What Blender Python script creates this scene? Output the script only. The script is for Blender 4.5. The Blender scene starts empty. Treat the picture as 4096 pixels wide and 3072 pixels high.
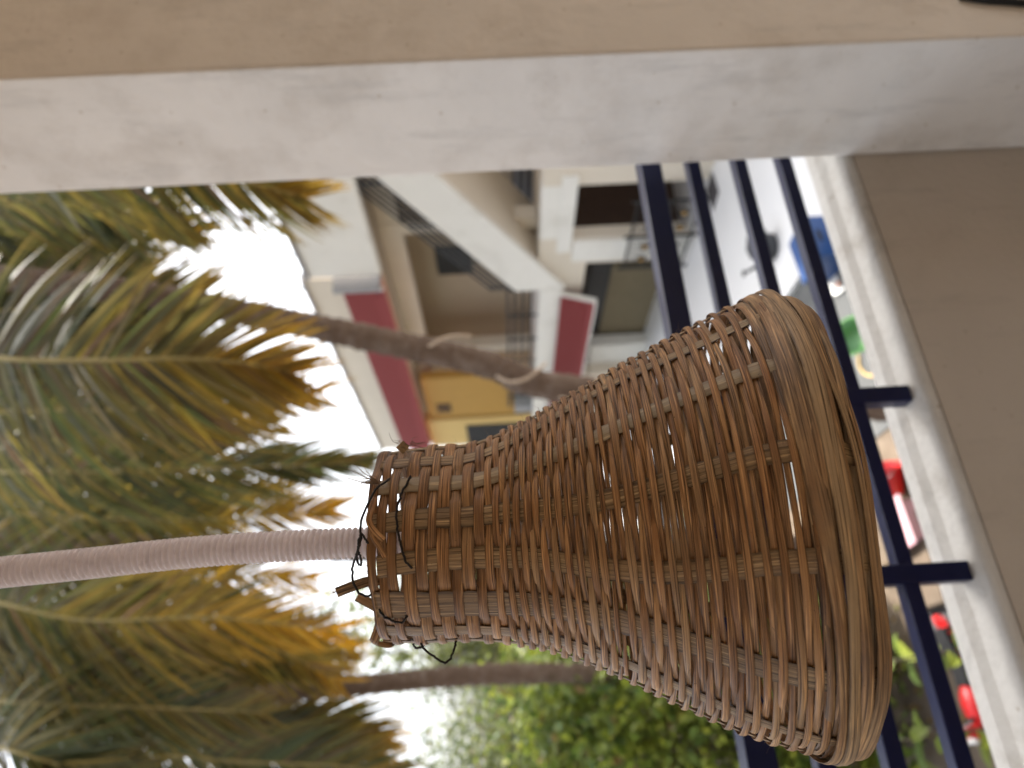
import bpy, math, random
from mathutils import Vector, Matrix
from math import sin, cos, pi, radians
random.seed(7)
SC = bpy.context.scene
COL = SC.collection

# ------------------------------------------------------------------ camera
# World: X runs along the balcony parapet (to the right), Y points out over the
# courtyard, Z is up, the courtyard ground is z = 0.  The photograph was taken with the phone
# held on its side, so the camera is rolled about ninety degrees.
CAM = Vector((0, 0, 4.5))
YAW, PITCH, ROLL, FPX = radians(26.1), radians(1.25), radians(3.0), 2840.0
FWD = Vector((sin(YAW)*cos(PITCH), cos(YAW)*cos(PITCH), -sin(PITCH)))
RGT = Vector((cos(YAW), -sin(YAW), 0))
DWN = -(RGT.cross(FWD))
CX = DWN*cos(ROLL) - RGT*sin(ROLL)
CY = DWN*sin(ROLL) + RGT*cos(ROLL)
FH = Vector((sin(YAW), cos(YAW), 0))
cd = bpy.data.cameras.new('camera')
cam = bpy.data.objects.new('camera', cd); COL.objects.link(cam)
m3 = Matrix((CX, CY, -FWD)).transposed()
cam.matrix_world = Matrix.Translation(CAM) @ m3.to_4x4()
cd.sensor_width = 36.0
cd.lens = 36.0*FPX/4096.0
cd.clip_start = 0.02; cd.clip_end = 600
cd.dof.use_dof = True
cd.dof.focus_distance = 0.415
cd.dof.aperture_fstop = 5.6
SC.camera = cam

# ------------------------------------------------------------------ sky, sun, exposure
SUN_EL, SUN_AZ = radians(60), radians(60)      # azimuth from +Y towards +X
w = bpy.data.worlds.new('World'); SC.world = w; w.use_nodes = True
nt = w.node_tree
sky = nt.nodes.new('ShaderNodeTexSky'); sky.sky_type = 'NISHITA'; sky.sun_disc = False
sky.sun_elevation = SUN_EL; sky.sun_rotation = SUN_AZ
sky.dust_density = 5.0; sky.air_density = 1.0; sky.ozone_density = 1.0
hs = nt.nodes.new('ShaderNodeHueSaturation'); hs.inputs['Saturation'].default_value = 0.32
bg = nt.nodes['Background']; bg.inputs[1].default_value = 0.13
nt.links.new(sky.outputs[0], hs.inputs['Color']); nt.links.new(hs.outputs[0], bg.inputs[0])
sd = bpy.data.lights.new('sun', 'SUN'); sd.energy = 2.6; sd.angle = radians(3); sd.color = (1, .94, .85)
sun = bpy.data.objects.new('sun', sd); COL.objects.link(sun)
sdir = Vector((sin(SUN_AZ)*cos(SUN_EL), cos(SUN_AZ)*cos(SUN_EL), sin(SUN_EL)))
sun.rotation_euler = sdir.to_track_quat('Z', 'Y').to_euler(); sun.location = (0, 0, 30)
SC.view_settings.view_transform = 'Standard'; SC.view_settings.look = 'None'
SC.view_settings.gamma = 1.0; SC.view_settings.use_curve_mapping = False
SC.view_settings.exposure = 2.08
SC.render.engine = 'CYCLES'
SC.cycles.use_denoising = True
SC.cycles.max_bounces = 8; SC.cycles.diffuse_bounces = 5; SC.cycles.transparent_max_bounces = 8
SC.cycles.sample_clamp_indirect = 8.0

# ------------------------------------------------------------------ helpers
def ray(x, y): return FWD + CX*((x-2048)/FPX) + CY*((1536-y)/FPX)
def at(x, y, Y):
    d = ray(x, y); return CAM + d*(Y/d.dot(FH))
def hit(x, y, axis, val):
    d = ray(x, y); return CAM + d*((val-CAM[axis])/d[axis])

def tag(o, label=None, cat=None, group=None, kind=None):
    if label: o['label'] = label
    if cat: o['category'] = cat
    if group: o['group'] = group
    if kind: o['kind'] = kind
    return o
def empty(name, loc=(0, 0, 0), rz=0):
    o = bpy.data.objects.new(name, None); COL.objects.link(o)
    o.location = loc; o.rotation_euler = (0, 0, rz); o.empty_display_size = .05
    return o
class MB:
    def __init__(s): s.v = []; s.f = []; s.sm = []; s.uv = None; s.col = None
    def box(s, x0, x1, y0, y1, z0, z1):
        n = len(s.v)
        s.v += [(x0,y0,z0),(x1,y0,z0),(x1,y1,z0),(x0,y1,z0),(x0,y0,z1),(x1,y0,z1),(x1,y1,z1),(x0,y1,z1)]
        s.f += [tuple(n+i for i in q) for q in ((3,2,1,0),(4,5,6,7),(0,1,5,4),(1,2,6,5),(2,3,7,6),(3,0,4,7))]
        s.sm += [False]*6
        return s
    def prism(s, poly, axis, a, b):
        """polygon (list of 2-D points) swept along an axis from a to b"""
        n = len(s.v); k = len(poly)
        for t in (a, b):
            for p in poly:
                q = [0, 0, 0]; j = 0
                for i in range(3):
                    if i == axis: q[i] = t
                    else: q[i] = p[j]; j += 1
                s.v.append(tuple(q))
        s.f.append(tuple(n+i for i in range(k))[::-1]); s.f.append(tuple(n+k+i for i in range(k)))
        for i in range(k): s.f.append((n+i, n+(i+1)%k, n+k+(i+1)%k, n+k+i))
        s.sm += [False]*(k+2)
        return s
    def tube(s, pts, rad, sides=8, cap=True):
        pts = [Vector(p) for p in pts]
        n0 = len(s.v); N = len(pts)
        rads = rad if isinstance(rad, (list, tuple)) else [rad]*N
        ref = Vector((.3, .2, 1)) if abs((pts[-1]-pts[0]).normalized().z) < .9 else Vector((1, .2, .1))
        for i, p in enumerate(pts):
            t = (pts[min(i+1, N-1)]-pts[max(i-1, 0)]).normalized()
            a = t.cross(ref).normalized(); b = t.cross(a)
            for k in range(sides):
                an = 2*pi*k/sides
                s.v.append(tuple(p+(a*cos(an)+b*sin(an))*rads[i]))
        for i in range(N-1):
            for k in range(sides):
                k2 = (k+1) % sides
                s.f.append((n0+i*sides+k, n0+i*sides+k2, n0+(i+1)*sides+k2, n0+(i+1)*sides+k)); s.sm.append(True)
        if cap:
            s.f.append(tuple(n0+k for k in range(sides))[::-1]); s.sm.append(False)
            s.f.append(tuple(n0+(N-1)*sides+k for k in range(sides))); s.sm.append(False)
        return s
    def lathe(s, prof, c=(0, 0, 0), sides=24, axis=2, close=False):
        """prof: list of (radius, height)"""
        n0 = len(s.v); c = Vector(c)
        for r, h in prof:
            for k in range(sides):
                an = 2*pi*k/sides
                q = [0, 0, 0]; ax = [i for i in range(3) if i != axis]
                q[axis] = h; q[ax[0]] = r*cos(an); q[ax[1]] = r*sin(an)
                s.v.append(tuple(Vector(q)+c))
        for i in range(len(prof)-1):
            for k in range(sides):
                k2 = (k+1) % sides
                s.f.append((n0+i*sides+k, n0+i*sides+k2, n0+(i+1)*sides+k2, n0+(i+1)*sides+k)); s.sm.append(True)
        if close:
            s.f.append(tuple(n0+k for k in range(sides))[::-1]); s.sm.append(False)
            m = n0+(len(prof)-1)*sides
            s.f.append(tuple(m+k for k in range(sides))); s.sm.append(False)
        return s
    def ball(s, c, r, seg=12, rings=8):
        c = Vector(c); r = Vector(r) if hasattr(r, '__len__') else Vector((r, r, r))
        n0 = len(s.v)
        for i in range(rings+1):
            ph = pi*i/rings
            for k in range(seg):
                an = 2*pi*k/seg
                s.v.append((c.x+r.x*sin(ph)*cos(an), c.y+r.y*sin(ph)*sin(an), c.z+r.z*cos(ph)))
        for i in range(rings):
            for k in range(seg):
                k2 = (k+1) % seg
                s.f.append((n0+i*seg+k, n0+(i+1)*seg+k, n0+(i+1)*seg+k2, n0+i*seg+k2)); s.sm.append(True)
        return s
    def mesh(s, name):
        me = bpy.data.meshes.new(name); me.from_pydata(s.v, [], s.f)
        me.polygons.foreach_set('use_smooth', s.sm)
        if s.uv:
            ul = me.uv_layers.new(name='UVMap')
            li = [0]*len(me.loops); me.loops.foreach_get('vertex_index', li)
            flat = []
            for i in li: flat += s.uv[i]
            ul.data.foreach_set('uv', flat)
        if s.col:
            at_ = me.color_attributes.new('tint', 'FLOAT_COLOR', 'POINT')
            flat = []
            for c in s.col: flat += [c[0], c[1], c[2], 1]
            at_.data.foreach_set('color', flat)
        me.update()
        return me
    def build(s, name, mat, parent=None, bevel=0, seg=2):
        me = s.mesh(name)
        o = bpy.data.objects.new(name, me); COL.objects.link(o)
        if mat: me.materials.append(mat)
        if parent: o.parent = parent
        if bevel:
            b = o.modifiers.new('bevel', 'BEVEL'); b.width = bevel; b.segments = seg; b.limit_method = 'ANGLE'
        return o
def piece(name, me, parent, loc=(0, 0, 0), rot=(0, 0, 0), scale=(1, 1, 1)):
    o = bpy.data.objects.new(name, me); COL.objects.link(o); o.parent = parent
    o.location = loc; o.rotation_euler = rot; o.scale = scale
    return o
def catmull(P, n):
    P = [Vector(p) for p in P]; Q = [P[0]*2-P[1]]+P+[P[-1]*2-P[-2]]
    out = []; m = len(P)-1
    for i in range(n):
        u = i/(n-1)*m; k = min(int(u), m-1); t = u-k
        a, b, c, d = Q[k], Q[k+1], Q[k+2], Q[k+3]
        out.append(.5*((2*b)+(c-a)*t+(2*a-5*b+4*c-d)*t*t+(3*b-a-3*c+d)*t*t*t))
    return out

# ------------------------------------------------------------------ materials
def mat(name, col, rough=.8, var=.12, scale=3.0, bump=.0, bscale=40, spec=.3, metal=0, stain=None, stain_scale=1.2, stain_amt=.5, coat=0, pits=0):
    m = bpy.data.materials.new(name); m.use_nodes = True
    N = m.node_tree; b = N.nodes['Principled BSDF']
    b.inputs['Roughness'].default_value = rough; b.inputs['Metallic'].default_value = metal
    b.inputs['Specular IOR Level'].default_value = spec
    b.inputs['Coat Weight'].default_value = coat
    tc = N.nodes.new('ShaderNodeTexCoord')
    no = N.nodes.new('ShaderNodeTexNoise'); no.inputs['Scale'].default_value = scale; no.inputs['Detail'].default_value = 6
    N.links.new(tc.outputs['Object'], no.inputs['Vector'])
    mx = N.nodes.new('ShaderNodeMix'); mx.data_type = 'RGBA'
    N.links.new(no.outputs['Fac'], mx.inputs['Factor'])
    mx.inputs['A'].default_value = tuple(c*(1-var) for c in col)+(1,)
    mx.inputs['B'].default_value = tuple(min(1, c*(1+var)) for c in col)+(1,)
    out = mx.outputs['Result']
    if stain:
        n2 = N.nodes.new('ShaderNodeTexNoise'); n2.inputs['Scale'].default_value = stain_scale; n2.inputs['Detail'].default_value = 8
        n2.inputs['Roughness'].default_value = .65
        N.links.new(tc.outputs['Object'], n2.inputs['Vector'])
        cr = N.nodes.new('ShaderNodeValToRGB'); cr.color_ramp.elements[0].position = .5; cr.color_ramp.elements[1].position = .72
        cr.color_ramp.elements[1].color = (stain_amt,)*3+(1,)
        N.links.new(n2.outputs['Fac'], cr.inputs[0])
        m2 = N.nodes.new('ShaderNodeMix'); m2.data_type = 'RGBA'
        N.links.new(cr.outputs[0], m2.inputs['Factor']); N.links.new(out, m2.inputs['A'])
        m2.inputs['B'].default_value = stain+(1,)
        out = m2.outputs['Result']
    if pits:
        mp = N.nodes.new('ShaderNodeMapping'); mp.inputs['Scale'].default_value = (1, 1, .22)
        N.links.new(tc.outputs['Object'], mp.inputs[0])
        n4 = N.nodes.new('ShaderNodeTexNoise'); n4.inputs['Scale'].default_value = 16; n4.inputs['Detail'].default_value = 9; n4.inputs['Roughness'].default_value = .7
        N.links.new(mp.outputs[0], n4.inputs['Vector'])
        c4 = N.nodes.new('ShaderNodeValToRGB'); c4.color_ramp.elements[0].position = .54; c4.color_ramp.elements[1].position = .70
        c4.color_ramp.elements[1].color = (pits,)*3+(1,)
        N.links.new(n4.outputs['Fac'], c4.inputs[0])
        m4 = N.nodes.new('ShaderNodeMix'); m4.data_type = 'RGBA'; m4.inputs['B'].default_value = tuple(c*.62 for c in col)+(1,)
        N.links.new(c4.outputs[0], m4.inputs['Factor']); N.links.new(out, m4.inputs['A']); out = m4.outputs['Result']
        vo = N.nodes.new('ShaderNodeTexVoronoi'); vo.inputs['Scale'].default_value = 26; vo.inputs['Randomness'].default_value = 1
        N.links.new(tc.outputs['Object'], vo.inputs['Vector'])
        c5 = N.nodes.new('ShaderNodeValToRGB'); c5.color_ramp.elements[0].position = .05; c5.color_ramp.elements[0].color = (pits,)*3+(1,)
        c5.color_ramp.elements[1].position = .10; c5.color_ramp.elements[1].color = (0, 0, 0, 1)
        N.links.new(vo.outputs['Distance'], c5.inputs[0])
        m5 = N.nodes.new('ShaderNodeMix'); m5.data_type = 'RGBA'; m5.inputs['B'].default_value = (col[0]*.5, col[1]*.42, col[2]*.3, 1)
        N.links.new(c5.outputs[0], m5.inputs['Factor']); N.links.new(out, m5.inputs['A']); out = m5.outputs['Result']
    N.links.new(out, b.inputs['Base Color'])
    if bump:
        n3 = N.nodes.new('ShaderNodeTexNoise'); n3.inputs['Scale'].default_value = bscale; n3.inputs['Detail'].default_value = 5
        N.links.new(tc.outputs['Object'], n3.inputs['Vector'])
        bp = N.nodes.new('ShaderNodeBump'); bp.inputs['Strength'].default_value = bump; bp.inputs['Distance'].default_value = .004
        N.links.new(n3.outputs['Fac'], bp.inputs['Height']); N.links.new(bp.outputs[0], b.inputs['Normal'])
    return m
def leafmat(name, green, yellow, brown, transl=.4, rough=.5):
    """tint.r = yellowing and painted palm tip glow, tint.g = random lightness, tint.b = browning"""
    m = bpy.data.materials.new(name); m.use_nodes = True
    N = m.node_tree; b = N.nodes['Principled BSDF']; b.inputs['Roughness'].default_value = rough
    b.inputs['Specular IOR Level'].default_value = .35
    a = N.nodes.new('ShaderNodeAttribute'); a.attribute_name = 'tint'
    sp = N.nodes.new('ShaderNodeSeparateColor'); N.links.new(a.outputs['Color'], sp.inputs[0])
    m1 = N.nodes.new('ShaderNodeMix'); m1.data_type = 'RGBA'
    m1.inputs['A'].default_value = green+(1,); m1.inputs['B'].default_value = yellow+(1,)
    N.links.new(sp.outputs[0], m1.inputs['Factor'])
    m2 = N.nodes.new('ShaderNodeMix'); m2.data_type = 'RGBA'; m2.inputs['B'].default_value = brown+(1,)
    N.links.new(m1.outputs['Result'], m2.inputs['A']); N.links.new(sp.outputs[2], m2.inputs['Factor'])
    h = N.nodes.new('ShaderNodeHueSaturation'); N.links.new(m2.outputs['Result'], h.inputs['Color'])
    mr = N.nodes.new('ShaderNodeMapRange'); mr.inputs[3].default_value = .55; mr.inputs[4].default_value = 1.45
    N.links.new(sp.outputs[1], mr.inputs[0]); N.links.new(mr.outputs[0], h.inputs['Value'])
    N.links.new(h.outputs[0], b.inputs['Base Color'])
    t = N.nodes.new('ShaderNodeBsdfTranslucent'); N.links.new(h.outputs[0], t.inputs['Color'])
    ms = N.nodes.new('ShaderNodeMixShader'); ms.inputs[0].default_value = transl
    N.links.new(b.outputs[0], ms.inputs[1]); N.links.new(t.outputs[0], ms.inputs[2])
    N.links.new(ms.outputs[0], N.nodes['Material Output'].inputs[0])
    return m
def caneMat(name, c1, c2, dark, grain=1.0, grey=.25):
    """split-cane strip: fine long fibres along U, tone varies per strip and along it; some strips weathered grey"""
    m = bpy.data.materials.new(name); m.use_nodes = True
    N = m.node_tree; L = N.links; b = N.nodes['Principled BSDF']
    b.inputs['Roughness'].default_value = .5; b.inputs['Specular IOR Level'].default_value = .33
    uv = N.nodes.new('ShaderNodeUVMap'); oi = N.nodes.new('ShaderNodeObjectInfo')
    add = N.nodes.new('ShaderNodeVectorMath'); add.operation = 'ADD'
    sc = N.nodes.new('ShaderNodeVectorMath'); sc.operation = 'SCALE'; sc.inputs['Scale'].default_value = 37.0
    cmb = N.nodes.new('ShaderNodeCombineXYZ'); L.new(oi.outputs['Random'], cmb.inputs[0]); L.new(oi.outputs['Random'], cmb.inputs[1])
    L.new(cmb.outputs[0], sc.inputs[0]); L.new(uv.outputs[0], add.inputs[0]); L.new(sc.outputs[0], add.inputs[1])
    def noise(sx, sy, det=4, rough=.6):
        mp = N.nodes.new('ShaderNodeMapping'); mp.inputs['Scale'].default_value = (sx, sy, 1)
        L.new(add.outputs[0], mp.inputs[0])
        n = N.nodes.new('ShaderNodeTexNoise'); n.inputs['Scale'].default_value = 1; n.inputs['Detail'].default_value = det
        n.inputs['Roughness'].default_value = rough
        L.new(mp.outputs[0], n.inputs['Vector']); return n.outputs['Fac']
    def ramp(src, p0, p1, c0=(0, 0, 0, 1), c1_=(1, 1, 1, 1)):
        r = N.nodes.new('ShaderNodeValToRGB'); r.color_ramp.elements[0].position = p0; r.color_ramp.elements[1].position = p1
        r.color_ramp.elements[0].color = c0; r.color_ramp.elements[1].color = c1_
        L.new(src, r.inputs[0]); return r.outputs[0]
    def mix(f, a, bb):
        x = N.nodes.new('ShaderNodeMix'); x.data_type = 'RGBA'
        if isinstance(f, float): x.inputs['Factor'].default_value = f
        else: L.new(f, x.inputs['Factor'])
        for k, v in (('A', a), ('B', bb)):
            if isinstance(v, tuple): x.inputs[k].default_value = v+(1,)
            else: L.new(v, x.inputs[k])
        return x.outputs['Result']
    tone = ramp(noise(22, 60, 3), .32, .68)
    base = mix(tone, c1, c2)
    base = mix(ramp(oi.outputs['Random'], .0, 1.0, (0, 0, 0, 1), (.8, .8, .8, 1)), base, tuple(c*.50 for c in c1))
    wth = ramp(noise(9, 14, 5, .7), .5, .78, (0, 0, 0, 1), (grey, grey, grey, 1))
    base = mix(ramp(noise(3, .4, 2), .52, .66, (0, 0, 0, 1), (.55, .55, .55, 1)), base, (c2[0]*.95, c2[1]*1.12, c2[2]*1.35))
    base = mix(wth, base, (.13, .102, .082))
    fib = noise(10, 1050*grain, 4, .6)
    base = mix(ramp(fib, .36, .52, (.85, .85, .85, 1), (0, 0, 0, 1)), base, dark)
    fl = ramp(noise(24, 900*grain, 2), .55, .70, (0, 0, 0, 1), (.6, .6, .6, 1))
    base = mix(fl, base, tuple(min(1, c*1.6) for c in c2))
    spk = ramp(noise(420, 420, 2), .7, .76, (0, 0, 0, 1), (.7, .7, .7, 1))
    base = mix(spk, base, tuple(c*.5 for c in dark))
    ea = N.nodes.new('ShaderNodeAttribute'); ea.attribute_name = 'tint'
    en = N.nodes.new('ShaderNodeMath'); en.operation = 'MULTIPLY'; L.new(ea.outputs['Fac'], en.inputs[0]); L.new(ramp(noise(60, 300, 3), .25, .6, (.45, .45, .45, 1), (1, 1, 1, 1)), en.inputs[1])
    base = mix(ramp(en.outputs[0], .35, 1.0, (0, 0, 0, 1), (.8, .8, .8, 1)), base, tuple(c*.7 for c in dark))  # dirty strip edges, darkened further to paint in the shade between strips
    L.new(base, b.inputs['Base Color'])
    bp = N.nodes.new('ShaderNodeBump'); bp.inputs['Strength'].default_value = .75; bp.inputs['Distance'].default_value = .0006
    L.new(fib, bp.inputs['Height']); L.new(bp.outputs[0], b.inputs['Normal'])
    return m

M = {}
M['column'] = mat('painted_plaster', (.78, .765, .735), .75, .09, 9, .5, 45, stain=(.54, .50, .45), stain_scale=6, stain_amt=.6, pits=.5)
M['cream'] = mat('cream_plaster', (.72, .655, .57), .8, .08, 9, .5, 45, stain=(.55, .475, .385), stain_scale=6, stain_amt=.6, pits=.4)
M['parapet'] = mat('parapet_plaster', (.50, .45, .39), .85, .08, 6, .4, 80, stain=(.36, .31, .25), stain_scale=2.5, stain_amt=.6, pits=.35)
M['ledge'] = mat('ledge_whitewash', (.56, .545, .51), .8, .10, 14, .4, 70, stain=(.34, .305, .26), stain_scale=9, stain_amt=.8, pits=.6)
M['inner'] = mat('interior_plaster', (.56, .48, .38), .85, .05, 3)
M['floor'] = mat('balcony_tile', (.28, .215, .155), .4, .08, 5)
M['navy'] = mat('navy_enamel', (.005, .008, .045), .32, .2, 30, .15, 90, spec=.24, coat=.0)
M['bwhite'] = mat('white_wall_paint', (.78, .76, .71), .8, .05, 1.5, stain=(.5, .47, .41), stain_scale=.8, stain_amt=.5)
M['bcream'] = mat('cream_wall_paint', (.68, .61, .51), .8, .06, 1.5)
M['bbeige'] = mat('beige_wall_paint', (.44, .36, .27), .85, .06, 1.2)
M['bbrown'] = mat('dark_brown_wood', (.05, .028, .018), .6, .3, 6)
M['red'] = mat('red_roof_tile', (.30, .062, .065), .7, .2, 9)
M['grey'] = mat('grey_iron_paint', (.045, .047, .052), .5, .15, 8)
M['lgrey'] = mat('light_grey_cement', (.32, .32, .33), .8, .1, 5)
M['black'] = mat('black_paint', (.012, .012, .013), .45, .3, 8)
M['mustard'] = mat('mustard_paint', (.42, .24, .055), .7, .08, 3)
M['yellow'] = mat('yellow_paint', (.60, .42, .16), .75, .06, 2)
M['curtain'] = mat('beige_cloth', (.20, .165, .105), .9, .2, 8)
M['tile'] = mat('white_floor_tile', (.70, .70, .70), .35, .03, 2, spec=.5)
M['conc'] = mat('grey_concrete', (.085, .088, .088), .85, .2, 1.6, stain=(.14, .14, .135), stain_scale=.9)
M['soil'] = mat('brown_soil', (.13, .098, .07), .95, .4, 2.2, .6, 14, stain=(.20, .16, .12), stain_scale=3.5, stain_amt=.8)
M['trunk'] = mat('palm_bark', (.125, .086, .062), .95, .35, 9, .8, 22, stain=(.20, .165, .14), stain_scale=9, stain_amt=.8)
M['bark'] = mat('tree_bark', (.10, .08, .06), .95, .3, 6)
M['rachis'] = mat('frond_rib', (.30, .24, .09), .6, .2, 8)
M['rope'] = mat('pale_rope', (.45, .36, .27), .9, .2, 20)
M['wire'] = mat('rusty_wire', (.02, .016, .014), .7, .4, 200, spec=.3)
M['blue'] = mat('blue_plastic', (.010, .055, .19), .4, .08, 5, spec=.5)
M['green'] = mat('green_plastic', (.075, .20, .06), .35, .06, 5, spec=.5)
M['redp'] = mat('red_plastic', (.50, .012, .014), .35, .1, 5, spec=.5)
M['pink'] = mat('pink_plastic', (.44, .25, .28), .45, .06, 5, spec=.5)
M['whitep'] = mat('white_enamel', (.72, .72, .70), .3, .04, 5, spec=.5)
M['orange'] = mat('orange_print', (.55, .18, .06), .5, .1, 9)
M['gold'] = mat('gold_paint', (.55, .32, .08), .35, .1, 20, metal=.6)
M['chrome'] = mat('bright_steel', (.55, .55, .57), .25, .05, 8, metal=.9)
M['rubber'] = mat('tyre_rubber', (.015, .015, .016), .8, .2, 30)
M['slate'] = mat('dark_slate_cloth', (.06, .055, .058), .85, .2, 6)
M['palm'] = leafmat('coconut_leaf', (.075, .096, .030), (.66, .36, .02), (.15, .09, .055), .58, .42)
M['leaf'] = leafmat('shrub_leaf', (.075, .135, .025), (.36, .38, .05), (.20, .13, .05), .42, .45)
M['farleaf'] = leafmat('tree_leaf', (.075, .10, .04), (.24, .26, .06), (.14, .11, .06), .38, .5)
M['weaver'] = caneMat('split_cane', (.35, .155, .052), (.54, .30, .125), (.04, .016, .006))
M['stake'] = caneMat('split_bamboo_rib', (.37, .22, .098), (.49, .325, .16), (.06, .03, .012), .8, .3)
M['skin'] = caneMat('smooth_bamboo_skin', (.35, .24, .13), (.43, .315, .18), (.26, .165, .08), .35, .3)
M['rim'] = caneMat('weathered_cane', (.33, .175, .075), (.51, .32, .155), (.06, .032, .015), .7, .8)
# corrugated conduit: milky translucent plastic
cm = mat('pink_conduit_plastic', (.88, .82, .82), .42, .05, 60, spec=.5, stain=(.40, .33, .30), stain_scale=90, stain_amt=.5)
N = cm.node_tree; t = N.nodes.new('ShaderNodeBsdfTranslucent'); t.inputs[0].default_value = (.8, .72, .73, 1)
ms = N.nodes.new('ShaderNodeMixShader'); ms.inputs[0].default_value = .35
N.links.new(N.nodes['Principled BSDF'].outputs[0], ms.inputs[1]); N.links.new(t.outputs[0], ms.inputs[2])
N.links.new(ms.outputs[0], N.nodes['Material Output'].inputs[0]); M['conduit'] = cm

# ================================================================== SETTING
tag(MB().box(-150, 150, -60, 240, -.5, 0).build('ground', M['soil']), kind='structure')
tag(MB().box(2.9, 8.2, 1.3, 30, -.3, .02).build('courtyard_pavement', M['conc'], bevel=.01), kind='structure')
tag(MB().box(5.6, 13.2, 1.3, 30, -.3, .12).build('tiled_floor', M['tile'], bevel=.015), kind='structure')

# ---- our balcony
tag(MB().box(-3.2, 3.2, -1.8, 1.1, 2.82, 3.0).build('balcony_floor', M['floor']), kind='structure')
tag(MB().box(-3.2, 3.2, -2.1, 1.25, 5.92, 6.10).build('balcony_ceiling', M['inner']), kind='structure')
tag(MB().box(-3.2, 3.2, -2.1, -1.8, 2.82, 5.92).build('house_wall', M['inner']), kind='structure')
tag(MB().box(-4, 6, -2.1, 2.9, 8.9, 9.05).build('added_shade_eave', M['column']), kind='structure')  # added slab out of view, blocks the sun from ledge and balcony
tag(MB().box(-3.2, 3.2, -2.1, -1.8, 6.102, 8.9).build('upper_house_wall', M['inner']), kind='structure')
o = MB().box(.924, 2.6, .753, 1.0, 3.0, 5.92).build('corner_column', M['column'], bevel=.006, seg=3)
o.data.materials.append(M['cream']); o.data.polygons[2].material_index = 1      # the room side is painted cream, its tone raised to stand for bounce light
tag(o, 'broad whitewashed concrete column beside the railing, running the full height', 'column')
tag(MB().tube([hit(3840, -14, 1, .748), hit(3960, 2, 1, .748), hit(4060, 8, 1, .748), hit(4200, 24, 1, .748)], .006, 8).build('black_cable', M['black']), 'black cable end clipped to the cream wall face in the upper right corner', 'cable')
par = empty('parapet_wall', (0, 1.05, 3.0))
tag(par, 'low plastered parapet wall with pale rounded coping carrying the navy railing', 'wall')
MB().box(-3.2, 1.3, -.0495, .05, 0, .815).build('wall_face', M['parapet'], par)
cop = MB().prism([(-.0485, .816), (.070, .816), (.074, .826), (.070, .836), (.058, .843), (.030, .842), (.012, .834), (-.042, .832), (-.0485, .827)], 0, -3.2, 1.30)
cop.build('coping', M['ledge'], par, bevel=.003)
rl = empty('balcony_railing', (0, 1.05, 3.83))
tag(rl, 'navy blue painted steel railing of four horizontal bars on short posts above the parapet', 'railing')
for z, h, d in ((4.205, .040, .040), (4.112, .024, .026), (4.022, .024, .026), (3.935, .024, .026)):
    MB().box(-3.2, 1.25, -d/2, d/2, z-h-3.83, z-3.83).build('rail', M['navy'], rl, bevel=.0025)
for x in (.455, .172):
    MB().box(x-.014, x+.014, -.0145, .0145, .003, 4.166-3.83).build('post', M['navy'], rl, bevel=.0025)

# ================================================================== APARTMENT BUILDING ACROSS THE COURT
B = empty('apartment_building', (9.5, 16, 0.12))
tag(B, 'cream apartment block with white staircase, red tiled canopies and yellow end', 'building')
def bb(name, m, x0, x1, y0, y1, z0, z1, parent=None, bevel=0):
    return MB().box(x0-9.5, x1-9.5, y0-16, y1-16, z0-.12, z1-.12).build(name, M[m], parent or B, bevel)
for y0, y1, z0, z1, mm in ((7.0, 10.8, .12, 3.4, 'bcream'), (10.8, 12.46, 2.72, 3.4, 'bwhite'), (12.46, 13.4, .12, 3.4, 'bcream'), (13.4, 19.0, 2.30, 3.3, 'bcream'), (19.0, 27, .12, 3.3, 'bcream')):
    bb('wall', mm, 9.55, 9.85, y0, y1, z0, z1)
bb('frame', 'bwhite', 9.50, 9.546, 10.5, 12.9, 2.70, 3.02)
bb('pillar', 'bwhite', 9.46, 9.546, 12.5, 13.2, .12, 2.66)
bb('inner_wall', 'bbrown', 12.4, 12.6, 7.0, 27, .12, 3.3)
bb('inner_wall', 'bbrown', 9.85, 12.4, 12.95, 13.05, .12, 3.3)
bb('shutter', 'curtain', 10.3, 10.4, 14.6, 18.6, .12, 1.45)
bb('window', 'black', 10.28, 10.4, 14.3, 17.8, 1.46, 2.0)
bb('counter', 'bwhite', 9.86, 10.2, 17.9, 19.0, .12, 1.7)
bb('floor_slab', 'bwhite', 9.45, 12.6, 14.2, 27, 3.301, 3.34)
bb('fascia', 'bwhite', 9.38, 9.545, 14.2, 27, 2.84, 3.36)
bb('inner_slab', 'bcream', 9.86, 12.6, 7.0, 14.19, 3.30, 3.40)
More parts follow.
